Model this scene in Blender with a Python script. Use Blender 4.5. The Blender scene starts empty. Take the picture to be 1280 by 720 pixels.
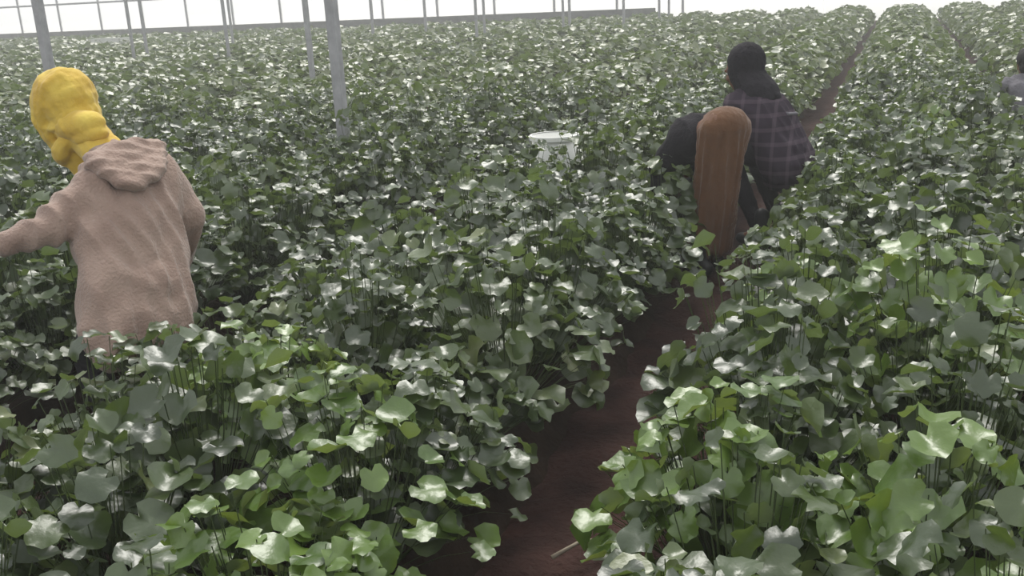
import bpy, bmesh, math, random
import numpy as np
from mathutils import Vector, Matrix, Quaternion

# ------------------------------------------------------------------ camera, sky, sun, exposure
SC = bpy.context.scene
COL = SC.collection
FPX, CAMH = 1200.0, 1.65
YAW, PITCH, ROLL = map(math.radians, (22.0, 16.9, 2.7))
FWD = Vector((-math.sin(YAW)*math.cos(PITCH), math.cos(YAW)*math.cos(PITCH), -math.sin(PITCH)))
_rt = Vector((math.cos(YAW), math.sin(YAW), 0)); _up = _rt.cross(FWD)
RGT = _rt*math.cos(ROLL) - _up*math.sin(ROLL)
UPV = _up*math.cos(ROLL) + _rt*math.sin(ROLL)
CAM = Vector((0, 0, CAMH))
cd = bpy.data.cameras.new('camera'); cam = bpy.data.objects.new('camera', cd); COL.objects.link(cam)
cd.sensor_fit = 'HORIZONTAL'; cd.sensor_width = 36; cd.lens = 36*FPX/1280; cd.clip_start = .05; cd.clip_end = 500
m = Matrix((RGT, UPV, -FWD)).transposed().to_4x4(); m.translation = CAM
cam.matrix_world = m
SC.camera = cam

world = bpy.data.worlds.new('overcast_sky'); SC.world = world; world.use_nodes = True
bg = world.node_tree.nodes['Background']
bg.inputs[0].default_value = (.96, .98, 1, 1); bg.inputs[1].default_value = 1.0
sd = bpy.data.lights.new('sun', 'SUN'); sd.energy = 2.8; sd.angle = math.radians(26); sd.color = (1, .97, .91)
sun = bpy.data.objects.new('sun', sd); COL.objects.link(sun)
_el, _az = math.radians(56), math.radians(20)          # high, ahead of the camera, diffused by the roof film
sun.rotation_euler = Vector((math.sin(_az)*math.cos(_el)*-1, math.cos(_az)*math.cos(_el), math.sin(_el))).to_track_quat('Z', 'Y').to_euler()
SC.view_settings.view_transform = 'Standard'; SC.view_settings.look = 'None'
SC.view_settings.gamma = 1; SC.view_settings.use_curve_mapping = False
SC.view_settings.exposure = 0.0

# ------------------------------------------------------------------ helpers
rnd = random.Random(7); rng = np.random.default_rng(11)
def ray(px, py): return RGT*((px-640)/FPX) + UPV*((360-py)/FPX) + FWD
def onz(px, py, z=0):
    d = ray(px, py); return CAM + d*((z-CAMH)/d.z)
def pt(px, py, depth): return CAM + ray(px, py)*depth        # depth = distance along the view axis
def pix(P):
    v = Vector(P)-CAM; d = v.dot(FWD)
    return 640+FPX*v.dot(RGT)/d, 360-FPX*v.dot(UPV)/d, d
def tag(o, label=None, cat=None, group=None, kind=None):
    if label: o['label'] = label
    if cat: o['category'] = cat
    if group: o['group'] = group
    if kind: o['kind'] = kind
    return o
def empty(name, loc=(0, 0, 0), rz=0):
    o = bpy.data.objects.new(name, None); COL.objects.link(o); o.location = loc; o.rotation_euler.z = rz
    o.empty_display_size = .1
    return o
def link(name, me, parent=None, mat=None):
    o = bpy.data.objects.new(name, me); COL.objects.link(o)
    if mat and not me.materials: me.materials.append(mat)
    if parent: o.parent = parent
    return o
def mesh_np(name, V, F, smooth=True):
    """V (n,3) array, F (k,m) array: all faces with m corners"""
    me = bpy.data.meshes.new(name); V = np.asarray(V, np.float32); F = np.asarray(F, np.int32)
    k, c = F.shape
    me.vertices.add(len(V)); me.vertices.foreach_set('co', V.ravel())
    me.loops.add(k*c); me.loops.foreach_set('vertex_index', F.ravel())
    me.polygons.add(k); me.polygons.foreach_set('loop_start', np.arange(0, k*c, c, dtype=np.int32))
    me.update(calc_edges=True)
    if smooth: me.polygons.foreach_set('use_smooth', np.ones(k, bool))
    return me
def bm_mesh(name, bm, smooth=False):
    me = bpy.data.meshes.new(name); bm.to_mesh(me); bm.free()
    if smooth: me.polygons.foreach_set('use_smooth', np.ones(len(me.polygons), bool))
    return me
def box(bm, x0, x1, y0, y1, z0, z1):
    vs = [bm.verts.new((x, y, z)) for z in (z0, z1) for x, y in ((x0, y0), (x1, y0), (x1, y1), (x0, y1))]
    for f in ((3, 2, 1, 0), (4, 5, 6, 7), (0, 1, 5, 4), (1, 2, 6, 5), (2, 3, 7, 6), (3, 0, 4, 7)):
        bm.faces.new([vs[i] for i in f])
def tube(bm, pts, r, n=8, cap=True):
    pts = [Vector(p) for p in pts]; rr = r if isinstance(r, (list, tuple)) else [r]*len(pts)
    rings = []; prev = None
    for i, p in enumerate(pts):
        d = (pts[min(i+1, len(pts)-1)]-pts[max(i-1, 0)]).normalized()
        a = d.orthogonal().normalized() if prev is None else (prev-d*prev.dot(d)).normalized()
        prev = a; b = d.cross(a)
        rings.append([bm.verts.new(p+(a*math.cos(t)+b*math.sin(t))*rr[i]) for t in [2*math.pi*k/n for k in range(n)]])
    for u, v in zip(rings, rings[1:]):
        for k in range(n): bm.faces.new((u[k], u[(k+1) % n], v[(k+1) % n], v[k]))
    if cap: bm.faces.new(rings[0][::-1]); bm.faces.new(rings[-1])
def lathe(bm, prof, n=32):
    rings = [[bm.verts.new((r*math.cos(2*math.pi*k/n), r*math.sin(2*math.pi*k/n), z)) for k in range(n)] for r, z in prof]
    for u, v in zip(rings, rings[1:]):
        for k in range(n): bm.faces.new((u[k], u[(k+1) % n], v[(k+1) % n], v[k]))
    return rings

# ------------------------------------------------------------------ materials
def mat(name):
    m = bpy.data.materials.new(name); m.use_nodes = True
    return m, m.node_tree.nodes, m.node_tree.links, m.node_tree.nodes['Principled BSDF']
def ramp(N, stops):
    r = N.new('ShaderNodeValToRGB'); e = r.color_ramp.elements
    while len(e) < len(stops): e.new(.5)
    for el, (p, c) in zip(e, stops): el.position = p; el.color = (*c, 1)
    return r
def noise_mat(name, c1, c2, scale=8, rough=.8, bump=0, bscale=60, detail=4, spec=.3, sheen=0):
    m, N, L, P = mat(name)
    tc = N.new('ShaderNodeTexCoord'); n = N.new('ShaderNodeTexNoise'); n.inputs['Scale'].default_value = scale; n.inputs['Detail'].default_value = detail
    L.new(tc.outputs['Object'], n.inputs['Vector'])
    r = ramp(N, [(.3, c1), (.7, c2)]); L.new(n.outputs['Fac'], r.inputs[0]); L.new(r.outputs[0], P.inputs['Base Color'])
    P.inputs['Roughness'].default_value = rough; P.inputs['Specular IOR Level'].default_value = spec
    if sheen: P.inputs['Sheen Weight'].default_value = sheen
    if bump:
        n2 = N.new('ShaderNodeTexNoise'); n2.inputs['Scale'].default_value = bscale; n2.inputs['Detail'].default_value = 5
        L.new(tc.outputs['Object'], n2.inputs['Vector'])
        b = N.new('ShaderNodeBump'); b.inputs['Strength'].default_value = bump; b.inputs['Distance'].default_value = .02
        L.new(n2.outputs['Fac'], b.inputs['Height']); L.new(b.outputs[0], P.inputs['Normal'])
    return m
def leaf_mat(name, stops, trans=(.22, .32, .05)):
    m, N, L, P = mat(name)
    at = N.new('ShaderNodeAttribute'); at.attribute_name = 'tint'
    oi = N.new('ShaderNodeObjectInfo')
    mx = N.new('ShaderNodeMath'); mx.operation = 'MULTIPLY_ADD'; mx.inputs[1].default_value = .55
    L.new(oi.outputs['Random'], mx.inputs[0]); L.new(at.outputs['Fac'], mx.inputs[2])
    r = ramp(N, stops); L.new(mx.outputs[0], r.inputs[0])
    # pale, downy underside
    geo = N.new('ShaderNodeNewGeometry'); mixc = N.new('ShaderNodeMix'); mixc.data_type = 'RGBA'
    L.new(geo.outputs['Backfacing'], mixc.inputs[0]); L.new(r.outputs[0], mixc.inputs[6]); mixc.inputs[7].default_value = (.17, .21, .13, 1)
    L.new(mixc.outputs[2], P.inputs['Base Color'])
    P.inputs['Roughness'].default_value = .36; P.inputs['Specular IOR Level'].default_value = 1.0; P.inputs['IOR'].default_value = 1.5
    n2 = N.new('ShaderNodeTexNoise'); n2.inputs['Scale'].default_value = 34; n2.inputs['Detail'].default_value = 3
    L.new(geo.outputs['Position'], n2.inputs['Vector'])
    b = N.new('ShaderNodeBump'); b.inputs['Strength'].default_value = .28; b.inputs['Distance'].default_value = .010
    L.new(n2.outputs['Fac'], b.inputs['Height']); L.new(b.outputs[0], P.inputs['Normal'])
    t = N.new('ShaderNodeBsdfTranslucent'); t.inputs[0].default_value = (*trans, 1)
    ms = N.new('ShaderNodeMixShader'); ms.inputs[0].default_value = .18
    L.new(P.outputs[0], ms.inputs[1]); L.new(t.outputs[0], ms.inputs[2])
    L.new(ms.outputs[0], N['Material Output'].inputs[0])
    return m
GREENS = [(.0, (.014, .026, .009)), (.35, (.030, .052, .016)), (.65, (.052, .082, .024)), (.85, (.085, .120, .036)), (1.0, (.15, .175, .07))]
LIMES = [(.0, (.048, .098, .014)), (.5, (.085, .150, .020)), (1.0, (.13, .21, .035))]
M = {}
M['leaf'] = leaf_mat('leaf_green', GREENS)
M['lime'] = leaf_mat('leaf_lime', LIMES, (.34, .46, .06))
M['stem'] = noise_mat('stem_green', (.05, .075, .025), (.09, .12, .045), 20, .7)
M['soil'] = noise_mat('red_brown_soil', (.030, .016, .013), (.062, .031, .026), 5, .95, 1.0, 38, 8, .15)
M['bedsoil'] = noise_mat('bed_soil', (.026, .018, .013), (.05, .032, .023), 6, .95, .8, 30, 6, .1)
M['outside'] = noise_mat('pale_dry_ground', (.66, .65, .62), (.75, .74, .70), .5, .95)
M['steel'] = noise_mat('galvanised_steel', (.30, .30, .31), (.42, .42, .43), 12, .6, 0, 60, 4, .5)
M['concrete'] = noise_mat('grey_concrete', (.15, .15, .145), (.22, .22, .21), 4, .9, .4, 50)
M['white'] = noise_mat('white_plastic', (.72, .73, .69), (.82, .82, .78), 6, .4, 0, 60, 3, .5)
M['skin'] = noise_mat('brown_skin', (.15, .075, .045), (.20, .10, .062), 12, .55)
M['hair'] = noise_mat('black_hair', (.008, .007, .006), (.02, .016, .013), 60, .55)
M['eye'] = noise_mat('eye_white', (.6, .58, .55), (.7, .68, .65), 10, .2)
M['beige'] = noise_mat('beige_fleece', (.31, .215, .175), (.41, .30, .245), 7, .95, .5, 90, 5, .1, .3)
M['yellow'] = noise_mat('yellow_cotton', (.56, .36, .05), (.74, .56, .11), 9, .8, .4, 30, 4, .2, .2)
M['rust'] = noise_mat('rust_brown_cloth', (.105, .050, .024), (.15, .074, .037), 5, .9, .5, 25, 4, .15, .2)
M['dark'] = noise_mat('dark_charcoal_cloth', (.016, .015, .018), (.030, .027, .032), 7, .9, .4, 60, 4, .15)
M['greycloth'] = noise_mat('grey_lavender_cloth', (.13, .125, .14), (.20, .19, .21), 7, .9, .4, 50, 4, .15)
M['boot'] = noise_mat('dark_rubber', (.012, .012, .013), (.02, .02, .02), 9, .45)
M['twig'] = noise_mat('dry_straw', (.30, .25, .19), (.42, .37, .29), 30, .9)
def plaid():
    m, N, L, P = mat('dark_purple_plaid')
    tc = N.new('ShaderNodeTexCoord'); sp = N.new('ShaderNodeSeparateXYZ'); L.new(tc.outputs['Object'], sp.inputs[0])
    def band(sock, period, width):
        a = N.new('ShaderNodeMath'); a.operation = 'MULTIPLY'; a.inputs[1].default_value = 1/period; L.new(sock, a.inputs[0])
        b = N.new('ShaderNodeMath'); b.operation = 'FRACT'; L.new(a.outputs[0], b.inputs[0])
        c = N.new('ShaderNodeMath'); c.operation = 'LESS_THAN'; c.inputs[1].default_value = width; L.new(b.outputs[0], c.inputs[0])
        return c.outputs[0]
    x = N.new('ShaderNodeMath'); x.operation = 'ADD'; L.new(band(sp.outputs['Z'], .085, .28), x.inputs[0])
    y = N.new('ShaderNodeMath'); y.operation = 'ADD'; L.new(band(sp.outputs['X'], .10, .2), y.inputs[0]); L.new(x.outputs[0], y.inputs[1])
    s = N.new('ShaderNodeMath'); s.operation = 'MULTIPLY'; s.inputs[1].default_value = .5; L.new(y.outputs[0], s.inputs[0])
    r = ramp(N, [(0, (.022, .016, .026)), (.5, (.042, .030, .042)), (1, (.085, .065, .08))]); L.new(s.outputs[0], r.inputs[0])
    L.new(r.outputs[0], P.inputs['Base Color']); P.inputs['Roughness'].default_value = .9; P.inputs['Specular IOR Level'].default_value = .15
    return m
M['plaid'] = plaid()
def film():
    m, N, L, P = mat('white_greenhouse_film')
    a = N.new('ShaderNodeBsdfTranslucent'); a.inputs[0].default_value = (.93, .94, .93, 1)
    b = N.new('ShaderNodeBsdfTransparent'); b.inputs[0].default_value = (.97, .97, .97, 1)
    ms = N.new('ShaderNodeMixShader'); ms.inputs[0].default_value = .6
    L.new(a.outputs[0], ms.inputs[1]); L.new(b.outputs[0], ms.inputs[2]); L.new(ms.outputs[0], N['Material Output'].inputs[0])
    return m
M['film'] = film()

# ------------------------------------------------------------------ the setting
AISLE0, PITCHX = -.80, 2.02            # the soil aisle we look along, and the spacing from aisle to aisle
WALL_Y = 44.0
def bed_x(k): return AISLE0 + PITCHX*(k+.5)      # k=0: bed right of the soil aisle, k=-1: bed left of it
# ground: a grid, finer and rougher where it is near
def ground():
    xs = np.concatenate([np.arange(-6, 4, .07)]); ys = np.arange(.6, 14, .07)
    X, Y = np.meshgrid(xs, ys); Z = np.zeros_like(X)
    for s, a in ((1.7, .012), (4.1, .010), (9.3, .010), (19., .008)):
        ph = rng.uniform(0, 6, 6)
        Z += a*np.sin(X*s+ph[0]+1.3*np.sin(Y*s*.7+ph[1]))*np.sin(Y*s*1.1+ph[2]+1.1*np.sin(X*s*.8+ph[3]))
    Z += rng.normal(0, .004, X.shape)
    d = np.minimum.reduce([np.abs(X-AISLE0-k*PITCHX) for k in (-2, -1, 0, 1, 2)])
    Z -= .01
    Z = np.minimum(Z, .02)
    nx = len(xs); idx = np.arange(X.size).reshape(X.shape)
    F = np.stack([idx[:-1, :-1], idx[:-1, 1:], idx[1:, 1:], idx[1:, :-1]], -1).reshape(-1, 4)
    o = link('ground', mesh_np('ground', np.stack([X, Y, Z], -1).reshape(-1, 3), F), None, M['soil'])
    tag(o, 'red-brown soil of the walking aisles between the beds', None, None, 'structure')
    bm = bmesh.new(); box(bm, -85, 30, -8, WALL_Y+1, -.3, -.035)
    tag(link('ground_under_beds', bm_mesh('g2', bm), None, M['soil']), 'dark soil running under all beds to the far wall', None, None, 'structure')
    bm = bmesh.new(); box(bm, -260, 200, WALL_Y+1, 300, -.3, -.04)
    tag(link('ground_outside', bm_mesh('g3', bm), None, M['outside']), 'pale ground outside beyond the white film wall', None, None, 'structure')
ground()
# raised soil beds, one long ridge each
KS = range(-26, 5)
for k in KS:
    prof = [(-.72, -.04), (-.62, .08), (-.42, .15), (0, .17), (.42, .15), (.62, .08), (.72, -.04)]
    ys = np.concatenate([np.arange(-4, 14, .4), np.arange(14, WALL_Y-.4, 2.0), [WALL_Y-.4]])
    V = []; rg = np.random.default_rng(100+k)
    for y in ys:
        for x, z in prof: V.append((x+rg.normal(0, .02), y, z+(rg.normal(0, .015) if z > 0 else 0)))
    n = len(prof); F = [(i*n+j, i*n+j+1, (i+1)*n+j+1, (i+1)*n+j) for i in range(len(ys)-1) for j in range(n-1)]
    o = link('bed_soil', mesh_np('bed', V, F), None, M['bedsoil']); o.location.x = bed_x(k)
    tag(o, 'long raised soil bed hidden under the rows of leafy plants', None, 'raised soil beds', 'structure')

# far wall: posts, girts and panels of white film, with a grey low kerb wall
WX0, WX1, STEP = -78.0, 24.0, 3.0
wall = tag(empty('wall_far', (0, WALL_Y, 0)), 'white plastic film wall of the greenhouse on steel posts', None, None, 'structure')
def part_box(name, b, m, parent):
    bm = bmesh.new(); box(bm, *b); return link(name, bm_mesh(name, bm), parent, m)
bm = bmesh.new(); box(bm, .03, STEP-.03, -.006, .006, .1, 4.2); pm = bm_mesh('film_panel', bm); pm.materials.append(M['film'])
bm = bmesh.new(); box(bm, -.045, .045, -.05, .05, 0, 4.3); wm = bm_mesh('wall_post', bm); wm.materials.append(M['steel'])
x = WX0
while x < WX1:
    o = link('film_panel', pm, wall); o.location.x = x
    if x < -7: o = link('wall_post', wm, wall); o.location.x = x
    x += STEP
for z in (2.35, 3.1): part_box('girt', (WX0, -8, -.1, -.05, z-.05, z+.05), M['steel'], wall)
kerb = part_box('kerb_wall', (WX0, -10.2, -.25, -.12, 0, .86), M['concrete'], wall)

# interior posts of the greenhouse frame, and the pipes they carry
bm = bmesh.new(); box(bm, -.05, .05, -.05, .05, .1, 3.3); ipm = bm_mesh('upright', bm); ipm.materials.append(M['steel'])
bm = bmesh.new(); lathe(bm, [(.001, .0), (.15, .0), (.15, .34), (.13, .37), (.001, .37)], 16); fm = bm_mesh('footing', bm); fm.materials.append(M['concrete'])
bm = bmesh.new(); box(bm, -.16, .16, -.08, .08, 3.25, 3.33); cpm = bm_mesh('cap_plate', bm); cpm.materials.append(M['steel'])
def post_at(px, depth, w):
    """foot of a post seen at picture column px, this far along the view axis"""
    q = pt(px, 60, depth); return Vector((q.x, q.y, 0)), w
POSTS = [(onz(431, 185, .55), .75, 'nearest grey steel post, rising from plants right of the yellow headscarf'),
         (*post_at(57, 10.4, .85), 'grey steel post straight above the yellow headscarf'),
         (*post_at(387, 16, .72), 'thin grey post just left of the nearest steel post')]
for n_, (px, d) in enumerate(((166, 25), (183, 26), (285, 24), (292, 31), (468, 33), (534, 36), (597, 27), (607, 29), (705, 30), (713, 34), (780, 35), (824, 37), (836, 39))):
    POSTS.append((*post_at(px, d, .62 if d < 32 else .8), ['first', 'second', 'third', 'fourth', 'fifth', 'sixth', 'seventh', 'eighth', 'ninth', 'tenth', 'eleventh', 'twelfth', 'thirteenth'][n_]+' from the left of the thin distant steel posts before the white wall'))
for p, w, lab in POSTS:
    t = empty('steel_post', (p.x, p.y, 0)); t.scale = (w, w, 1)
    link('upright', ipm, t); link('footing', fm, t); link('cap_plate', cpm, t)
    tag(t, lab, 'post', 'greenhouse frame posts')
for i in range(1, 13):
    X = -4.38-4.3*(i-1)
    bm = bmesh.new(); tube(bm, [(X, 2, 3.36), (X, WALL_Y-.2, 3.36)], .04, 8)
    tag(link('roof_pipe', bm_mesh('roof_pipe', bm, True), None, M['steel']), 'long grey roof pipe carried along a line of posts', 'pipe', 'roof pipes')

# ------------------------------------------------------------------ leaves and plants
def leaf_mesh_arrays(seed, rim=18):
    r = np.random.default_rng(seed); mid = rim//2
    def z(x, y, rad): return .55*(rad**2)*r_c + fold*abs(x) + .05*math.sin(5*x+3*y+ph)
    r_c = r.uniform(-1.3, .9); fold = r.uniform(.0, .5); ph = r.uniform(0, 6)
    V = [(0, .46, z(0, .46, 0))]
    lob = 2; amp = r.uniform(.04, .09); wav = r.uniform(.04, .09); wn = int(r.integers(3, 6))
    for n, fr in ((mid, .52), (rim, 1.0)):
        for i in range(n):
            t = 2*math.pi*i/n - math.pi/2                      # starts at the stalk notch
            rad = .5*fr*(1 + (amp*(-math.cos((2*lob+1)*(t+math.pi/2))) if fr == 1 else 0)+r.normal(0, .045))
            if i == 0 and fr == 1: rad *= .55                  # notch
            x, y = rad*math.cos(t)*1.04, .46+rad*math.sin(t)
            V.append((x, y, z(x, y-.46, rad)+(r.normal(0, .03)+wav*math.sin(wn*t+ph) if fr == 1 else 0)))
    F = []
    for i in range(mid):
        F.append((0, 1+i, 1+(i+1) % mid))
        a, b = 1+i, 1+(i+1) % mid; c = 1+mid+2*i; d = 1+mid+(2*i+1) % rim; e = 1+mid+(2*i+2) % rim
        F += [(a, c, d), (a, d, b), (b, d, e)]
    V = np.array(V); V[:, 2] -= V[1+mid, 2]
    return V, np.array(F)
LEAVES = [leaf_mesh_arrays(s) for s in range(8)]
LEAF_ME = {}
for key in ('leaf', 'lime'):
    LEAF_ME[key] = []
    for i, (V, F) in enumerate(LEAVES):
        me = mesh_np('leaf_blade', V, F); me.materials.append(M[key])
        a = me.attributes.new('tint', 'FLOAT', 'POINT'); a.data.foreach_set('value', np.full(len(V), [.05, .15, .25, .1, .3, .2, .35, .45][i], np.float32))
        LEAF_ME[key].append(me)
def basis(n, y):
    n = n/np.linalg.norm(n); x = np.cross(y, n); x /= np.linalg.norm(x); y = np.cross(n, x)
    return np.stack([x, y, n], 1)
def plant_layout(seed, nleaf=100, R=.36, Hh=.36):
    """matrices of the leaves (local to the plant's base) and its stalk polylines"""
    r = np.random.default_rng(seed); out = []; stalks = []
    bumps = [(r.uniform(-.2, .2), r.uniform(-.2, .2), r.uniform(.1, .2), r.uniform(.02, .09)) for _ in range(4)]
    for i in range(nleaf):
        rho = R*math.sqrt(r.uniform(.0, 1)); ph = r.uniform(0, 2*math.pi)
        x, y = rho*math.cos(ph), rho*math.sin(ph)
        top = Hh*(1-.62*(rho/R)**2.4)+sum(b[3]*math.exp(-((x-b[0])**2+(y-b[1])**2)/b[2]**2) for b in bumps)
        low = r.random() < .55
        h = top*(r.uniform(.2, .86) if low else r.uniform(.84, 1.08))
        s = (r.uniform(.046, .072) if r.random() < .62 else r.uniform(.070, .098))*(1.0 if not low else 1.3)
        tilt = math.radians(np.clip(r.normal(20+26*rho/R, 28), -45, 88)); az = ph+r.normal(0, .7)
        n = np.array([math.sin(tilt)*math.cos(az), math.sin(tilt)*math.sin(az), math.cos(tilt)])
        ya = az+r.normal(0, .8); yv = np.array([math.cos(ya), math.sin(ya), 0.])
        B = basis(n, yv)
        P = np.array([x, y, h+.10])-B[:, 1]*s*.45
        out.append((B*s, P, int(r.integers(0, len(LEAVES))), float(np.clip(r.normal(.22, .16), 0, .7))))
        b0 = np.array([x*.18, y*.18, .06]); midp = b0*.45+P*.55+np.array([x*.1, y*.1, .03])
        stalks.append((b0, midp, P))
    return out, stalks
def stalk_mesh(stalks, r=.0019):
    V = []; F = []
    for a, b, c in stalks:
        i0 = len(V)
        for p, q in ((a, r*1.2), (b, r), (c, r*.8)):
            for k in range(3): V.append((p[0]+q*math.cos(2.094*k), p[1]+q*math.sin(2.094*k), p[2]))
        for s in (0, 3):
            for k in range(3): F.append((i0+s+k, i0+s+(k+1) % 3, i0+s+3+(k+1) % 3, i0+s+3+k))
    me = mesh_np('stem', V, F); me.materials.append(M['stem']); return me
def join_leaves(items, mats=None):
    Vs, Fs, Ts = [], [], []; o = 0
    for B, P, li, ti in items:
        V, F = LEAVES[li]; Vs.append(V@B.T+P); Fs.append(F+o); Ts.append(np.full(len(V), ti, np.float32)); o += len(V)
    me = mesh_np('foliage', np.concatenate(Vs), np.concatenate(Fs))
    a = me.attributes.new('tint', 'FLOAT', 'POINT'); a.data.foreach_set('value', np.concatenate(Ts)); return me
NV = 9
LAY = [plant_layout(40+i, 142 if i % 3 else 130, rnd.uniform(.33, .36), rnd.uniform(.36, .43)) for i in range(NV)]
STEM_ME = [stalk_mesh(s) for _, s in LAY]
FOL_ME = {}
for key in ('leaf', 'lime'):
    FOL_ME[key] = []
    for l, _ in LAY:
        me = join_leaves(l); me.materials.append(M[key]); FOL_ME[key].append(me)

# every plant position in the field near enough to matter, largest in the picture first
cand = []; beside = []
prg = np.random.default_rng(5)
for k in range(-10, 4):
    for row, ox in enumerate((-.51, 0, .51)):
        y = 1.0+prg.uniform(0, .3)
        while y < 20:
            p = Vector((bed_x(k)+ox+prg.normal(0, .045), y+prg.normal(0, .05), .0))
            p.z = .13 if row == 1 else .07
            px, py, d = pix(p+Vector((0, 0, .35)))
            rr = FPX*.42/max(d, .3)
            if d > .75 and -rr < px < 1280+rr and py < 720+rr*1.1: cand.append((d, k, row, p))
            elif .2 < d < 9 and -420 < px < 1700: beside.append((p, 2.4*len(beside)))
            y += .40+prg.uniform(-.03, .05)
BUCKET = onz(693, 176, .66)
cand = [c for c in cand if (Vector((c[3].x, c[3].y))-BUCKET.xy).length > .27 and (Vector((c[3].x, c[3].y))-BUCKET.xy*.93).length > .24]
cand.sort(key=lambda c: c[0])
PEOPLE_FEET = []
# bright lime-green plants: where the photo shows them (picture x, y of the top of the foliage) and how they are told apart
LIME = {(335, 440): 'lime-green leafy plant standing before the yellow-scarfed person',
        (205, 688): "yellow-green plant at the picture's bottom edge, below the yellow-scarfed person",
        (425, 497): "lime-green plant in mid-bed, between the yellow scarf and the soil aisle",
        (905, 360): 'lime-green plant beside the soil aisle, just below the rust-brown clad person',
        (1085, 560): 'bright green plant in the middle of the bed right of the soil aisle',
        (1240, 440): 'broad bright green plant at the right edge of the picture',
        (1160, 175): "bright green plant further back in the right bed, level with the plaid jacket",
        (840, 620): "lime-green plant leaning over the soil aisle's right edge near the bottom"}
lime_of = {}
for (qx, qy), lab in LIME.items():
    best = min((c for c in cand[:300]), key=lambda c: (pix(c[3]+Vector((0, 0, .42)))[0]-qx)**2+(pix(c[3]+Vector((0, 0, .42)))[1]-qy)**2)
    lime_of[id(best)] = lab
BEDNAME = {0: 'bed right of the soil aisle', -1: 'bed between soil aisle and yellow-scarfed person', -2: 'bed just beyond the yellow-scarfed person',
           1: 'second bed to the right, past the far aisle', 2: 'third bed to the right'}
def zone_label(k, row, d):
    bed = BEDNAME.get(k, 'beds far behind the yellow-scarfed person')
    if k == 0: where = ['edging the soil aisle', 'in the middle', 'on the outer side'][row]
    elif k == -1: where = ['beside the yellow-scarfed person\'s aisle', 'in the middle', 'edging the soil aisle'][row]
    else: where = ''
    dist = 'nearest' if d < 2.9 else 'fairly near' if d < 5 else 'half-distant' if d < 8 else 'distant'
    if False: return f'{dist} leafy green plant {where} of the {bed}' if 'middle' in where or 'outer' in where else f'{dist} leafy green plant {where}, {"right-hand" if k == 0 else "left-hand"} bed'
    return f'{dist} leafy green plant in the {bed}'
_u = ['', 'first', 'second', 'third', 'fourth', 'fifth', 'sixth', 'seventh', 'eighth', 'ninth']
ORD = _u[1:]+['tenth', 'eleventh', 'twelfth', 'thirteenth', 'fourteenth', 'fifteenth', 'sixteenth', 'seventeenth', 'eighteenth', 'nineteenth', 'twentieth']+['twenty-'+w for w in _u[1:]]+['thirtieth']+['thirty-'+w for w in _u[1:]]
ROWTXT = {(0, 0): 'row edging the soil aisle, right-hand bed', (0, 1): 'middle row of the bed right of the soil aisle', (0, 2): 'outer row of the bed right of the soil aisle',
          (-1, 2): 'row edging the soil aisle, left-hand bed', (-1, 1): 'middle row of the bed left of the soil aisle', (-1, 0): "row bordering the yellow-scarfed person's aisle",
          (-2, 2): 'near row of the bed behind the yellow-scarfed person', (-2, 1): 'middle row of the bed behind the yellow-scarfed person', (-2, 0): 'far row of the bed behind the yellow-scarfed person'}
def in_frame(c):
    px, py, d = pix(c[3]+Vector((0, 0, .45))); return -10 < px < 1290 and py < 735
rank = {}
for key in ROWTXT:
    for n, c in enumerate(sorted((c for c in cand[:300] if (c[1], c[2]) == key and in_frame(c)), key=lambda c: c[3].y)): rank[id(c)] = n
N_LEAFED, N_THINGS = 28, 300
def add_plant(i, c, key, lab):
    d, k, row, p = c
    t = empty('leafy_crop_plant', p, rnd.uniform(0, 6.28)); v = i % NV; s = rnd.uniform(.92, 1.16)
    t.scale = (s, s, s*rnd.uniform(.85, 1.08))
    link('stem', STEM_ME[v], t)
    if i < N_LEAFED:
        for B, P, li, ti in LAY[v][0]:
            o = link('leaf', LEAF_ME[key][li], t)
            mm = Matrix([list(B[r])+[P[r]] for r in range(3)]+[[0, 0, 0, 1]]); o.matrix_local = mm
    else:
        o = link('foliage', FOL_ME[key][v], t); o['kind'] = 'stuff'
    tag(t, lab, 'plant', 'bright green crop plants' if key == 'lime' else 'crop plants: '+zone_label(k, row, d))
for i, c in enumerate(cand[:N_THINGS]):
    if id(c) in lime_of: add_plant(i, c, 'lime', lime_of[id(c)])
    elif (c[1], c[2]) in ROWTXT and rank.get(id(c), 99) < len(ORD): add_plant(i, c, 'leaf', ORD[rank[id(c)]]+' leafy plant from the '+('left' if c[1] == -2 else 'bottom')+', '+ROWTXT[c[1], c[2]])
    else: add_plant(i, c, 'leaf', zone_label(c[1], c[2], c[0]))
# the same beds run on past the edges of the picture
items = []
for i, (p, a) in enumerate(beside):
    Rz = np.array([[math.cos(a), -math.sin(a), 0], [math.sin(a), math.cos(a), 0], [0, 0, 1]])
    items += [(Rz@B, Rz@P+np.array(p), li, ti) for B, P, li, ti in LAY[i % NV][0][::2]]
me = join_leaves(items); me.materials.append(M['leaf'])
tag(link('bordering_foliage', me), 'leafy plants carrying on past the edges of the picture', 'plants', None, 'stuff')
NEAR_LIMIT = cand[N_THINGS][0]
print('individual plants reach to', NEAR_LIMIT)

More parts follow.
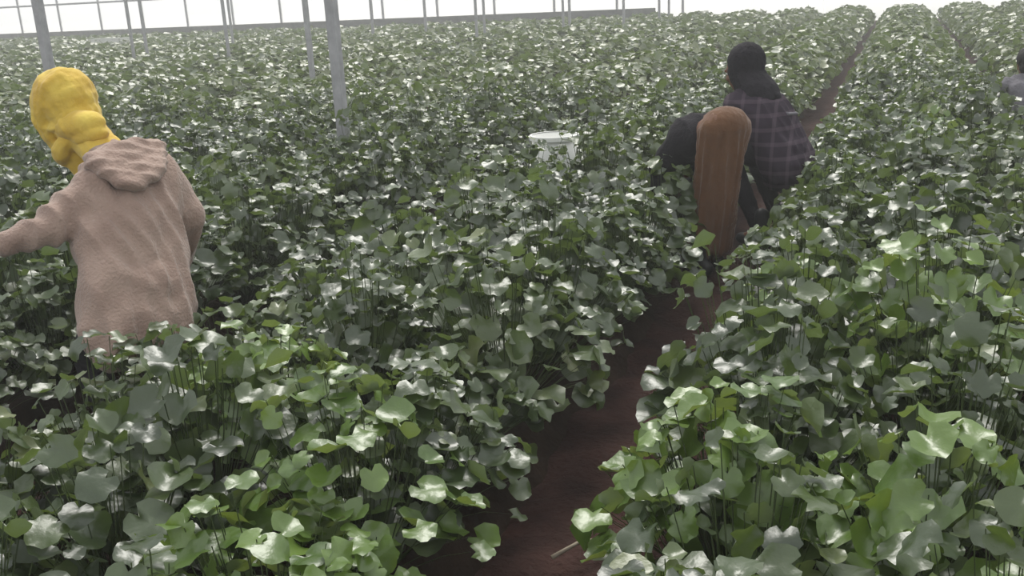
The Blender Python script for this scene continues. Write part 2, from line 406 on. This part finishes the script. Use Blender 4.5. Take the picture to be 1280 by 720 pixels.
# beyond them nobody could count the plants: one mass of foliage, bed by bed the same dome-shaped tufts
def far_foliage():
    P6 = np.array([(0, -.5, 0), (.42, -.2, .06), (.40, .28, .04), (0, .52, -.04), (-.40, .28, .05), (-.42, -.2, .07), (0, 0, -.06)])
    F6 = np.array([(6, a, (a+1) % 6) for a in range(6)])
    Vs, Fs, Ts = [], [], []; off = 0; r = np.random.default_rng(3)
    for k in KS:
        y0 = 2.0
        for seg in np.arange(y0, WALL_Y-1.4, 1.0):
            c = Vector((bed_x(k), seg+.5, .45)); px, py, d = pix(c)
            if d < NEAR_LIMIT-1.2 or px < -230 or px > 1510: continue
            sc = float(np.clip(.105*(1+(d-11)/26), .105, .24))
            n = int(1.72*1.0*1.9/(sc*sc*.62))
            x = r.uniform(-.86, .86, n); y = seg+r.uniform(0, 1, n)
            dd = np.array([(bed_x(k)+a)*FWD.x+b*FWD.y-(.45-CAMH)*0 for a, b in zip(x, y)]) + (.45-CAMH)*FWD.z
            hgt = .47*(1-.75*np.abs(x/.90)**3.2)+.05*np.sin(x*9+k*2)*np.sin(y*6.2+k)+.045*np.sin(y*2.3+k*1.7+x*3)
            z = hgt*np.where(r.random(n) < .35, r.uniform(.4, .9, n), r.uniform(.9, 1.15, n))+.06
            keep = dd > NEAR_LIMIT-.1
            x, y, z = x[keep], y[keep], z[keep]; n = len(x)
            if not n: continue
            tl = np.clip(r.normal(24, 20, n)+30*np.abs(x/.9)**2, -20, 85)*math.pi/180
            az = np.where(r.random(n) < .5, np.where(x > 0, 0, math.pi), r.uniform(0, 6.28, n))+r.normal(0, .7, n)
            nn = np.stack([np.sin(tl)*np.cos(az), np.sin(tl)*np.sin(az), np.cos(tl)], 1)
            ya = r.uniform(0, 6.28, n); yv = np.stack([np.cos(ya), np.sin(ya), 0*ya], 1)
            xv = np.cross(yv, nn); xv /= np.linalg.norm(xv, axis=1)[:, None]; yv = np.cross(nn, xv)
            s = sc*r.uniform(.75, 1.25, n)
            W = (P6[None, :, 0, None]*xv[:, None]+P6[None, :, 1, None]*yv[:, None]+P6[None, :, 2, None]*nn[:, None])*s[:, None, None]
            W += np.stack([x+bed_x(k), y, z], 1)[:, None]
            Vs.append(W.reshape(-1, 3)); Fs.append((F6[None]+(np.arange(n)*7)[:, None, None]).reshape(-1, 3)+off); off += n*7
            Ts.append(np.repeat(np.clip(r.normal(.48, .22, n), 0, 1), 7))
    me = mesh_np('far_foliage', np.concatenate(Vs), np.concatenate(Fs)); me.materials.append(M['leaf'])
    a = me.attributes.new('tint', 'FLOAT', 'POINT'); a.data.foreach_set('value', np.concatenate(Ts).astype(np.float32))
    print('far leaves', off//7)
    tag(link('far_crop_foliage', me), 'mass of small distant plants covering the beds up to the white wall', 'plants', None, 'stuff')
far_foliage()

# ------------------------------------------------------------------ people
def capsule(bm, a, b, ra, rb, n=12, flat=None):
    """tapered round-ended limb segment from a to b; flat=(axis vector, factor) squashes it along an axis"""
    a, b = Vector(a), Vector(b); d = b-a; L = d.length
    if L < 1e-5: d = Vector((0, 0, 1)); L = 1e-5
    d = d.normalized(); u = d.orthogonal().normalized(); w = d.cross(u)
    if flat:
        u = Vector(flat[0]); u = (u-d*u.dot(d)).normalized(); w = d.cross(u)
    ku = flat[1] if flat else 1
    prof = [(-ra*math.cos(t), ra*math.sin(t)) for t in (.0, .5, 1.0)]+[(0, ra), (L, rb)]+[(L+rb*math.cos(t), rb*math.sin(t)) for t in (1.0, .5, .0)]
    rings = []
    for z, r in prof:
        if r < 1e-6: rings.append([bm.verts.new(a+d*z)])
        else: rings.append([bm.verts.new(a+d*z+u*(r*ku*math.cos(2*math.pi*k/n))+w*(r*math.sin(2*math.pi*k/n))) for k in range(n)])
    for p, q in zip(rings, rings[1:]):
        for k in range(n):
            k2 = (k+1) % n
            if len(p) == 1: bm.faces.new((p[0], q[k2], q[k]))
            elif len(q) == 1: bm.faces.new((p[k], p[k2], q[0]))
            else: bm.faces.new((p[k], p[k2], q[k2], q[k]))
def ellipsoid(bm, c, ax, r):
    """ax: three orthogonal unit vectors, r: three radii"""
    mm = Matrix([[ax[j][i]*r[j] for j in range(3)]+[c[i]] for i in range(3)]+[[0, 0, 0, 1]])
    bmesh.ops.create_uvsphere(bm, u_segments=18, v_segments=12, radius=1, matrix=mm)
def fuse(name, bm, voxel, parent, material, smooth=4, wrinkle=0, wscale=.09, folds=None, pleats=None):
    """melt overlapping limb shapes into ONE continuous surface"""
    bmesh.ops.recalc_face_normals(bm, faces=bm.faces)
    me = bm_mesh(name, bm); o = bpy.data.objects.new(name, me); COL.objects.link(o)
    md = o.modifiers.new('r', 'REMESH'); md.mode = 'VOXEL'; md.voxel_size = voxel
    md = o.modifiers.new('s', 'SMOOTH'); md.iterations = smooth; md.factor = .5
    if wrinkle:
        tx = bpy.data.textures.new('folds', 'CLOUDS'); tx.noise_scale = wscale; tx.noise_depth = 2
        md = o.modifiers.new('d', 'DISPLACE'); md.texture = tx; md.strength = wrinkle; md.mid_level = .5
        md = o.modifiers.new('s2', 'SMOOTH'); md.iterations = 1
    dg = bpy.context.evaluated_depsgraph_get(); dg.update()
    ev = o.evaluated_get(dg); new = bpy.data.meshes.new_from_object(ev)
    o.modifiers.clear(); o.data = new; new.materials.clear(); new.materials.append(material)
    new.polygons.foreach_set('use_smooth', np.ones(len(new.polygons), bool))
    if pleats:                                      # gathered at the waist, opening into hanging pleats
        A, B, e1, e2, amp = (np.array(q) for q in pleats); nv = len(new.vertices); co = np.empty(nv*3); no = np.empty(nv*3)
        new.vertices.foreach_get('co', co); new.vertex_normals.foreach_get('vector', no); co = co.reshape(-1, 3); no = no.reshape(-1, 3)
        h = np.clip(((co-A)@(B-A))/((B-A)@(B-A)), 0, 1); q = co-A-h[:, None]*(B-A); th = np.arctan2(q@e2, q@e1)
        d = amp*np.clip(h*3+.12, 0, 1)*(1-2*np.abs(np.sin(8*th+1.2*np.sin(2.5*h+th*2))))
        new.vertices.foreach_set('co', (co+no*d[:, None]).ravel()); new.update()
    if folds:                                       # cloth falls in long creases along the garment
        ax, acr, amp, per = folds; nv = len(new.vertices); co = np.empty(nv*3); no = np.empty(nv*3)
        new.vertices.foreach_get('co', co); new.vertex_normals.foreach_get('vector', no); co = co.reshape(-1, 3); no = no.reshape(-1, 3)
        v = co@np.array(ax); w = co@np.array(acr)
        ph = w*2*math.pi/per+1.6*np.sin(v*9+w*5)+1.1*np.sin(v*17-w*11+2)
        msk = .35+.65*(.5+.5*np.sin(v*13+w*15+1.))
        d = amp*msk*(1-2*np.abs(np.sin(ph/2)))+amp*.5*np.sin(v*40+6*np.sin(w*12))*(.5+.5*np.sin(w*9+3))
        new.vertices.foreach_set('co', (co+no*d[:, None]).ravel()); new.update()
    if parent: o.parent = parent
    return o
def hand(bm, wrist, direction, palm_n, side, curl=.6):
    """palm with four fingers and a thumb; side=+1 puts the thumb towards direction x palm_n"""
    d = Vector(direction).normalized(); n = Vector(palm_n); n = (n-d*n.dot(d)).normalized(); s = d.cross(n)*side
    capsule(bm, wrist, wrist+d*.045, .026, .032, 12, (n, .55)); capsule(bm, wrist+d*.04-s*.012, wrist+d*.075-s*.012, .030, .028, 12, (n, .5)); capsule(bm, wrist+d*.04+s*.012, wrist+d*.075+s*.012, .028, .026, 12, (n, .5))
    for j, (o, ln) in enumerate(((.030, .072), (.010, .082), (-.011, .076), (-.031, .058))):
        p = wrist+d*(.088-(.006 if j in (0, 3) else 0))+s*o; dd = d.copy(); r = .0088
        p0 = p-d*.02
        for q, fr in enumerate((.45, .32, .23)):
            p1 = p+dd*ln*fr; capsule(bm, p0 if q == 0 else p, p1, r, r*.92, 8); r *= .92; p = p1
            dd = (Quaternion(d.cross(n), curl*.7) @ dd).normalized() if False else (dd*math.cos(curl*.7)+n*math.sin(curl*.7)*1.0).normalized()
    p = wrist+d*.03+s*.026; dd = (d*.6+s*.75+n*.25).normalized(); r = .0105
    for fr in (.042, .032, .025):
        p1 = p+dd*fr; capsule(bm, p, p1, r, r*.9, 8); p = p1; r *= .9; dd = (dd*.85+d*.35+n*.25).normalized()
def head(bm, c, face, up):
    f = Vector(face).normalized(); u = Vector(up); u = (u-f*u.dot(f)).normalized(); s = f.cross(u)
    ax = (s, f, u)
    ellipsoid(bm, c+u*.025-f*.008, ax, (.075, .095, .088)); ellipsoid(bm, c-u*.045+f*.018, ax, (.058, .070, .070)); ellipsoid(bm, c-u*.09+f*.045, ax, (.030, .030, .022))
    capsule(bm, c+f*.086+u*.012, c+f*.108-u*.022, .009, .014, 8)             # nose
    capsule(bm, c+f*.082+u*.028-s*.032, c+f*.082+u*.028+s*.032, .013, .013, 8)   # brow
    capsule(bm, c+f*.078-u*.05-s*.018, c+f*.078-u*.05+s*.018, .010, .010, 8)     # lips
    for q in (-1, 1):
        ellipsoid(bm, c+s*q*.076-f*.005, ax, (.010, .020, .032)); ellipsoid(bm, c+f*.062-u*.025+s*q*.034, ax, (.024, .024, .024))
    return f, u, s
def eyes(t, c, f, u, s):
    for q in (-1, 1):
        bm = bmesh.new(); ellipsoid(bm, c+f*.078+u*.006+s*q*.031, (s, f, u), (.014, .010, .008)); e = link('eye', bm_mesh('eye', bm, True), t, M['eye'])
        bm = bmesh.new(); ellipsoid(bm, c+f*.086+u*.006+s*q*.031, (s, f, u), (.006, .004, .006)); link('pupil', bm_mesh('pupil', bm, True), e, M['hair'])
def person(name, J, face, hup, label, jacket, lower, skirt=None, group=None, loose=1.0, curl=.7, hem=True, extra=None):
    """J: joints in world space. pel, chest, neck, head, shL/elL/wrL, shR/elR/wrR, hipL/knL/anL, hipR/knR/anR, toe (direction)"""
    base = (J['anL']+J['anR'])/2; base.z = 0
    t = empty(name, base); inv = Matrix.Translation(-base)
    J = {k: (v-base if k not in ('toe',) else v) for k, v in J.items()}
    spine = (J['neck']-J['pel']).normalized(); side = (J['shR']-J['shL']).normalized(); front = side.cross(spine).normalized()*-1
    front = spine.cross(side).normalized()
    def limbs(bm, k, arms=True, legs=True, torso=True, add=0., short=False):
        f = 1+add
        if short:                                   # a jacket that ends above the waist
            p0 = J['pel'].lerp(J['chest'], .62)
            for dx in (-.05, .05): capsule(bm, p0+side*dx, J['chest']+side*dx*1.2, .118*f, .122*f, 16)
            capsule(bm, J['chest'], J['neck'], .14*f, .085*f, 16, (front, .8))
            for q, g in (('L', -1), ('R', 1)): capsule(bm, J['sh'+q], J['neck'], .066*f, .066*f, 12); capsule(bm, J['sh'+q], J['chest']+side*g*.08, .072*f, .10*f, 12)
        elif torso:
            w = (J['hipR']-J['hipL'])*.5
            capsule(bm, J['pel']-w*.55, J['pel']+w*.55, .120*f, .120*f, 16)
            capsule(bm, J['pel'], J['chest'], .130*f, .145*f, 18, (front, .80))
            capsule(bm, J['pel']+side*.05, J['chest']+side*.06, .095*f, .115*f, 16, (front, .9)); capsule(bm, J['pel']-side*.05, J['chest']-side*.06, .095*f, .115*f, 16, (front, .9))
            capsule(bm, J['chest'], J['neck']*.85+J['chest']*.15, .140*f, .085*f, 18, (front, .8))
            capsule(bm, J['shL'], J['neck'], .066*f, .066*f, 12); capsule(bm, J['shR'], J['neck'], .066*f, .066*f, 12)
            capsule(bm, J['shL'], J['chest']-side*.08, .072*f, .10*f, 12); capsule(bm, J['shR'], J['chest']+side*.08, .072*f, .10*f, 12)
        if arms:
            for q in 'LR':
                capsule(bm, J['sh'+q], J['el'+q], .055*f, .042*f); capsule(bm, J['el'+q], J['wr'+q], .043*f, .028*f)
        if legs:
            for q in 'LR':
                capsule(bm, J['hip'+q], J['kn'+q], .088*f, .058*f, 14); capsule(bm, J['kn'+q], J['kn'+q]*.65+J['an'+q]*.35, .056*f, .060*f, 14); capsule(bm, J['kn'+q]*.65+J['an'+q]*.35, J['an'+q], .060*f, .040*f, 14)
    # body: one continuous skin surface, head, hands and feet included
    bm = bmesh.new(); limbs(bm, 0, add=-.12)
    capsule(bm, J['neck'], J['head']-Vector(hup)*.05, .056, .052, 12)
    f, u, s = head(bm, J['head'], face, hup)
    for q, sg in (('L', 1), ('R', -1)):
        d = J['wr'+q]-J['el'+q]; hand(bm, J['wr'+q], d+J.get('hd'+q, Vector())*0, front if abs(front.dot(d.normalized())) < .9 else spine, sg, curl)
        toe = J['toe'].normalized(); capsule(bm, J['an'+q], J['an'+q]+toe*.15-Vector((0, 0, .045)), .04, .03, 10)
    fuse('body', bm, .0065, t, M['skin'], 2); eyes(t, J['head'], f, u, s)
    # jacket: torso and sleeves, loose, ending at cuffs and hem
    bm = bmesh.new(); k = .16*loose
    limbs(bm, 0, legs=False, add=min(k, .2), short=not hem)
    for q in 'LR':
        w = J['wr'+q]; d = (J['el'+q]-w).normalized()
        capsule(bm, J['el'+q], w+d*.03, .054, .043, 12)
    if hem:
        for dx in (-.10, 0, .10):        # straight loose back and front from the shoulders to the hem
            capsule(bm, J['chest']+spine*.03+side*dx-front*.01, J['pel']-spine*.12+side*dx*1.1, .112, .132, 16, (front, .95))
    if extra: extra(bm, J, side, front, spine)
    jk = fuse('jacket', bm, .010, t, jacket, 4, .022*loose, .2, (spine, side, .006*loose, .075))
    for q in 'LR':
        w = J['wr'+q]; d = (J['el'+q]-w).normalized(); bm = bmesh.new(); tube(bm, [w+d*.005, w+d*.055], .043, 16); link('cuff', bm_mesh('cuff', bm, True), jk, jacket)
    # trousers or skirt
    bm = bmesh.new()
    if skirt:
        limbs(bm, 0, arms=False, torso=False, add=.1); skirt(bm, J, side)
        fuse('skirt', bm, .009, t, lower, 6, .012, .16, None, (J['pel'], (J['anL']+J['anR'])/2, side, Zv.cross(side), .011))
    else:
        limbs(bm, 0, arms=False, torso=False, add=.16); w = (J['hipR']-J['hipL'])*.5
        capsule(bm, J['pel']-w*.5, J['pel']+w*.5, .118, .118, 16)
        fuse('trousers', bm, .012, t, lower, 4, .025, .10)
    for q in 'LR':
        bm = bmesh.new(); a = J['an'+q]; toe = J['toe'].normalized()
        capsule(bm, a+Vector((0, 0, .12)), a, .056, .056, 12); capsule(bm, Vector((a.x, a.y, .045))-toe*.05, Vector((a.x, a.y, .042))+toe*.15, .046, .042, 12)
        fuse('boot', bm, .012, t, M['boot'], 2)
    tag(t, label, 'person', group)
    return t, J, f, u, s, front, spine, side
def to_ground(P, dx=0, dy=0, z=.09): return Vector((P.x+dx, P.y+dy, z))
AW = Vector((-math.sin(YAW), math.cos(YAW), 0)); LF = -_rt           # away from and left of the camera, level
Zv = Vector((0, 0, 1))

# --- the worker in the yellow headscarf, stooping left over the bed
def yellow_person():
    k = 3.7/4.25                                     # how far off she stands: head and shoulders at life size
    J = dict(pel=pt(168, 362, 4.22*k), chest=pt(160, 268, 4.28*k), neck=pt(138, 200, 4.36*k), head=pt(76, 142, 4.47*k),
             shL=pt(116, 236, 4.17*k), elL=pt(63, 287, 4.06*k), wrL=pt(-2, 309, 4.02*k),
             shR=pt(199, 216, 4.44*k), elR=pt(238, 272, 4.55*k), wrR=pt(226, 330, 4.74*k))
    face = LF*.80+AW*.45-Zv*.42
    sd = (_rt*.80+AW*.6)*.095
    J['hipL'] = J['pel']-sd-Zv*.05; J['hipR'] = J['pel']+sd-Zv*.05
    gx = AISLE0-PITCHX; fwd = (LF*.65+AW*.6).normalized()
    J['anL'] = Vector((gx-.02, J['pel'].y-.06, .09)); J['anR'] = Vector((gx+.10, J['pel'].y+.20, .09))
    for q in 'LR': J['kn'+q] = (J['hip'+q]+J['an'+q])/2+fwd*.17
    J['toe'] = fwd
    def folds(bm, J, side, front, spine):
        bk = -front; nk, ch, pl = J['neck'], J['chest'], J['pel']
        # broad sloping shoulders of a thick fleece, and soft pleats running down the back
        capsule(bm, J['shL'], nk-spine*.02, .078, .075, 12); capsule(bm, J['shR'], nk-spine*.02, .078, .075, 12)
        for dx in (-.11, -.04, .04, .11): capsule(bm, ch+spine*.04+side*dx, pl-spine*.16+side*dx, .115, .124, 14)
        for q in 'LR':                              # creases round the elbows
            e = J['el'+q]; d1 = (J['sh'+q]-e).normalized(); d2 = (J['wr'+q]-e).normalized()
            capsule(bm, J['sh'+q], e, .084, .070, 12); capsule(bm, e, J['wr'+q]-d2*.02, .070, .047, 12)
            for dd, off in ((d1, .05), (d1, .10), (d2, .05)):
                c = e+dd*off; n = dd.orthogonal().normalized(); w = dd.cross(n)
                for i in range(8):
                    a0, a1 = i*math.pi/4, (i+1)*math.pi/4
                    capsule(bm, c+(n*math.cos(a0)+w*math.sin(a0))*.05+dd*.012*math.cos(a0), c+(n*math.cos(a1)+w*math.sin(a1))*.05+dd*.012*math.cos(a1), .014, .014, 8)
    t, J, f, u, s, fr, sp, sdv = person('person', J, face, Zv*.95+LF*.12, 'person in yellow headscarf and beige hooded jacket stooping over the plants', M['beige'], M['dark'], loose=1.6, extra=folds)
    # hood lying in folds on the upper back
    bm = bmesh.new(); nk = J['neck']; bk = -fr
    for r_, drop, rad in ((.105, .0, .038), (.135, .05, .036), (.15, .11, .034), (.14, .165, .03)):
        for i in range(-5, 5):
            p = [nk+bk*(.05+.085*math.cos(a*.8)+drop*.35)+sdv*(r_*math.sin(a))-sp*(drop*max(0, math.cos(a))+.015) for a in (i*.29, (i+1)*.29)]
            capsule(bm, p[0], p[1], rad, rad, 10)
    fuse('hood', bm, .009, t, M['beige'], 3, .018, .08, (sdv, sp, .006, .05))
    # headscarf wound round head and neck, face left open
    bm = bmesh.new(); c = J['head']; ax = (s, f, u)
    ellipsoid(bm, c+u*.035-f*.064, ax, (.122, .132, .126)); ellipsoid(bm, c-u*.05-f*.068, ax, (.106, .105, .11)); capsule(bm, c-u*.165+f*.015, c-u*.22+f*.02, .07, .065, 14)
    def ring(cc, nrm, ra, rb, rad, e1):
        nrm = nrm.normalized(); e1 = (e1-nrm*e1.dot(nrm)).normalized(); e2 = nrm.cross(e1)
        P = [cc+e1*ra*math.cos(a)+e2*rb*math.sin(a) for a in [2*math.pi*i/20 for i in range(21)]]
        for p, q in zip(P, P[1:]): capsule(bm, p, q, rad, rad, 8)
    ring(c+f*.030-u*.012, f*.97+u*.2, .098, .128, .020, s)            # edge framing the face
    ring(c-f*.02, f*.9+u*.4, .120, .142, .016, s); ring(c-f*.055+u*.02, f*.72+u*.7, .116, .138, .015, s)
    ring(c-f*.05+u*.045, f*.45+u*.9, .112, .126, .014, s); ring(c-f*.03-u*.06, u*.9-f*.3, .104, .112, .016, s)
    ring(c-u*.14-f*.02, u*.9+f*.35, .085, .095, .036, s)
    capsule(bm, c-f*.05-u*.05, J['neck']+fr*.02+sp*.03, .085, .08, 14)
    hs = fuse('headscarf', bm, .007, t, M['yellow'], 3, .022, .07)
    # bunched knot at the nape with short tails over the hood
    bm = bmesh.new(); k0 = c-f*.045-u*.075-AW*.075; k1 = k0-f*.125-u*.035+AW*.03
    kd = (k1-k0).normalized(); kv = (u-kd*u.dot(kd)).normalized(); km = k0.lerp(k1, .5)
    ellipsoid(bm, km, (kd, kv, kd.cross(kv)), (.115, .060, .062)); ellipsoid(bm, km+kd*.035-kv*.045-AW*.005, (kd, kv, kd.cross(kv)), (.085, .038, .05))
    for q in (.2, .75):                        # tight turns of cloth round the bunch
        kc = k0.lerp(k1, q); ring(kc, (k1-k0)+u*.05, .052, .054, .010, u)
    fuse('scarf_knot', bm, .007, hs, M['yellow'], 3, .012, .06)
yellow_person()

def hair_cap(t, c, f, u, s, material, name='hair', k=1.0, drape=None):
    bm = bmesh.new(); ax = (s, f, u)
    if drape: drape(bm)
    ellipsoid(bm, c+u*(.035+.06*(k-1))-f*(.022+.14*(k-1)), ax, (.088*k, .100*k, .096*k)); ellipsoid(bm, c-u*.03-f*.05, ax, (.076*k, .062*k, .075*k))
    fuse(name, bm, .008, t, material, 2, .012, .03)

# --- the worker in the dark plaid jacket, squatting in the soil aisle
def squatter(cx, cy, depth, top, sc, face, facedir, label, jacket, lower, capm, capname, arms_left=.0):
    hip = pt(cx, cy, depth); head_c = pt(top[0], top[1], depth+top[2])
    v = head_c-hip; neck = hip+v*.72; chest = hip+v*.46+(-facedir)*.03
    sd = facedir.cross(Zv).normalized()
    J = dict(pel=hip, chest=chest, neck=neck, head=head_c, shL=neck-sd*.165-Zv*.05, shR=neck+sd*.165-Zv*.05)
    for q, g in (('L', -1), ('R', 1)):
        J['el'+q] = J['sh'+q]+sd*g*.07+facedir*.07-Zv*.26; J['wr'+q] = J['el'+q]+facedir*.20-Zv*.12-sd*g*.06
        J['hip'+q] = hip+sd*g*.09-Zv*.02; J['kn'+q] = hip+sd*g*.15+facedir*.36+Zv*.06
        a = hip+sd*g*.12+facedir*.06; a.z = .09; J['an'+q] = a
    J['toe'] = facedir
    print('squat hip', hip, 'head', head_c)
    t, J, f, u, s, fr, sp, sdv = person('person', J, face, Zv*.9+facedir*.2, label, jacket, lower, loose=1.1)
    def drape(bm):                                  # cloth falling from the head over neck and shoulders
        nk = J['neck']
        capsule(bm, J['head']-f*.03, nk-fr*.05-sp*.05, .105, .13, 14); capsule(bm, nk-fr*.03, J['shL']*.5+nk*.5-sp*.03, .09, .07, 12); capsule(bm, nk-fr*.03, J['shR']*.5+nk*.5-sp*.03, .09, .07, 12)
    hair_cap(t, J['head'], f, u, s, capm, capname, 1.3 if capname == 'headscarf' else 1.12, drape if capname == 'headscarf' else None)
    return t, J, fr, sp, sdv
fd = (AW*.75+LF*.65).normalized()
t2, J2, fr2, sp2, sd2 = squatter(978, 192, 6.15, (925, 90, .10), 1, fd-Zv*.25, fd, 'person in dark headscarf and dark purple plaid jacket squatting in the soil aisle', M['plaid'], M['dark'], M['dark'], 'headscarf')
from mathutils.bvhtree import BVHTree
jk2 = next(c for c in t2.children if c.name.startswith('jacket')); bv = BVHTree.FromPolygons([v.co for v in jk2.data.vertices], [p.vertices for p in jk2.data.polygons])
q0 = J2['pel']+sp2*.20; P = []
for i in range(40):
    a = i*2*math.pi/39; d = -fr2*math.cos(a)+sd2*math.sin(a); h = bv.ray_cast(q0+d*.6, -d)
    if h[0] and (h[0]-q0).dot(d) < .26: P.append(h[0]+h[1]*.002)
bm = bmesh.new(); tube(bm, P[:12], .011, 8); link('belt', bm_mesh('belt', bm, True), t2, M['greycloth'])['label'] = 'pale grey belt'
fd = (AW*.95-LF*.1).normalized()
squatter(1292, 152, 8.3, (1284, 80, .05), 1, fd-Zv*.2, fd, 'person in grey clothes cut off by the right edge of the picture', M['greycloth'], M['dark'], M['hair'], 'hair')

# --- the worker bent double at the aisle's left edge, long rust-brown skirt towards us
def rust_person():
    pel = pt(906, 158, 5.55); side = (_rt*.9+AW*.25).normalized()
    fwd = (AW*.90+LF*.42).normalized()
    chest = pel+fwd*.27-Zv*.10; neck = pel+fwd*.42-Zv*.27; hd = neck+fwd*.07-Zv*.16
    sd = fwd.cross(Zv).normalized()
    J = dict(pel=pel, chest=chest, neck=neck, head=hd, shL=neck-sd*.17-Zv*.01-fwd*.03, shR=neck+sd*.17-Zv*.01-fwd*.03)
    for q, g in (('L', -1), ('R', 1)):
        J['el'+q] = J['sh'+q]-Zv*.22+fwd*.02+sd*g*.03; J['wr'+q] = J['el'+q]-Zv*.10+fwd*.10+fwd*.08-sd*g*.03
        J['hip'+q] = pel+sd*g*.075-Zv*.02
        a = onz(884, 338, 0)+sd*g*.075; a.z = .09; J['an'+q] = a+fwd*.04*g
        J['kn'+q] = (J['hip'+q]+J['an'+q])/2+fwd*.03
    J['toe'] = fwd
    print('rust hip', pel, 'head', hd, J['anL'])
    def skirt(bm, J, side):
        p = J['pel']; b = (J['anL']+J['anR'])/2+Zv*.06
        fw = Zv.cross(side).normalized()
        capsule(bm, p-side*.03, p+side*.03, .115, .115, 16); capsule(bm, p, p.lerp(J['chest'], .7), .118, .105, 18)
        for i in range(12):                         # cloth hanging straight from the hips to the ankles, slightly flared
            a = i*2*math.pi/12; o = side*math.cos(a)*1.15+fw*math.sin(a)
            capsule(bm, p+o*.062, b+o*.085, .062, .05 if i % 2 else .042, 10)
        capsule(bm, p, b, .09, .09, 12)
    t, J, f, u, s, fr, sp, sdv = person('person', J, fwd*.3-Zv*.9, fwd, 'person in long rust-brown skirt bent double at the edge of the soil aisle', M['dark'], M['rust'], skirt, loose=.9, hem=False)
    hair_cap(t, J['head'], f, u, s, M['dark'], 'headscarf', 1.12)
rust_person()

# ------------------------------------------------------------------ things among the plants
def bucket(loc, label):
    t = empty('bucket', loc, .4)
    bm = bmesh.new(); lathe(bm, [(.001, 0), (.115, 0), (.120, .01), (.163, .48), (.157, .48), (.113, .02), (.001, .02)], 36); link('body', bm_mesh('body', bm, True), t, M['white'])
    bm = bmesh.new(); lathe(bm, [(.158, .485), (.175, .485), (.177, .455), (.161, .452)], 36); link('rim', bm_mesh('rim', bm), t, M['white'])
    bm = bmesh.new(); tube(bm, [(.178*math.cos(a), .178*math.sin(a), .465-.14*math.sin(a)) for a in [math.pi*i/14 for i in range(15)]], .004, 6); link('handle', bm_mesh('handle', bm, True), t, M['steel'])
    tag(t, label, 'bucket')
b = BUCKET; bucket((b.x, b.y, .22), 'white plastic bucket standing among plants between the two stooping workers')
def glare_box(px, py, w, label):  # white open box added to stand in for a far patch of glare
    p = onz(px, py, .62); t = empty('far_glare_box', (p.x, p.y, .36))
    bm = bmesh.new(); h, th = .40, .02
    for bx in ((-w, w, -.3, .3, 0, th), (-w, w, -.3, -.3+th, 0, h), (-w, w, .3-th, .3, 0, h), (-w, -w+th, -.3, .3, 0, h), (w-th, w, -.3, .3, 0, h)): box(bm, *bx)
    link('body', bm_mesh('glare_box', bm), t, M['white'])
    bm = bmesh.new()
    for bx in ((-w-.02, w+.02, -.32, -.3, h-.03, h), (-w-.02, w+.02, .3, .32, h-.03, h), (-w-.02, -w, -.3, .3, h-.03, h), (w, w+.02, -.3, .3, h-.03, h)): box(bm, *bx)
    link('rim', bm_mesh('rim', bm), t, M['white']); tag(t, label, 'glare_box')
glare_box(138, 52, .75, 'white box added for the white glare far off, up and right of the yellow headscarf')
# dry stalks fallen across the aisle edge
for (a, b_, lab) in (((690, 697), (760, 672), 'longer pale dry stalk lying across the soil aisle'), ((745, 628), (762, 622), 'short pale dry stalk at the right edge of the soil aisle')):
    P0, P1 = onz(*a, .03), onz(*b_, .05); bm = bmesh.new()
    tube(bm, [P0, P0.lerp(P1, .5)+Zv*.02, P1], [.008, .006, .004], 6)
    tag(link('dry_stalk', bm_mesh('dry_stalk', bm, True), None, M['twig']), lab, 'stalk', 'dry stalks on the soil')

# ------------------------------------------------------------------ damp dusty air inside the greenhouse
bm = bmesh.new(); box(bm, -90, 40, -6, WALL_Y-.4, -.02, 4.4)
hm, N, L, P = mat('greenhouse_haze'); N.remove(P)
vs = N.new('ShaderNodeVolumeScatter'); vs.inputs['Color'].default_value = (.96, .97, .95, 1); vs.inputs['Density'].default_value = .0065; vs.inputs['Anisotropy'].default_value = .2
L.new(vs.outputs[0], N['Material Output'].inputs['Volume'])
tag(link('air_haze', bm_mesh('air_haze', bm), None, hm), 'thin pale haze hanging in the greenhouse air', 'haze', None, 'stuff')
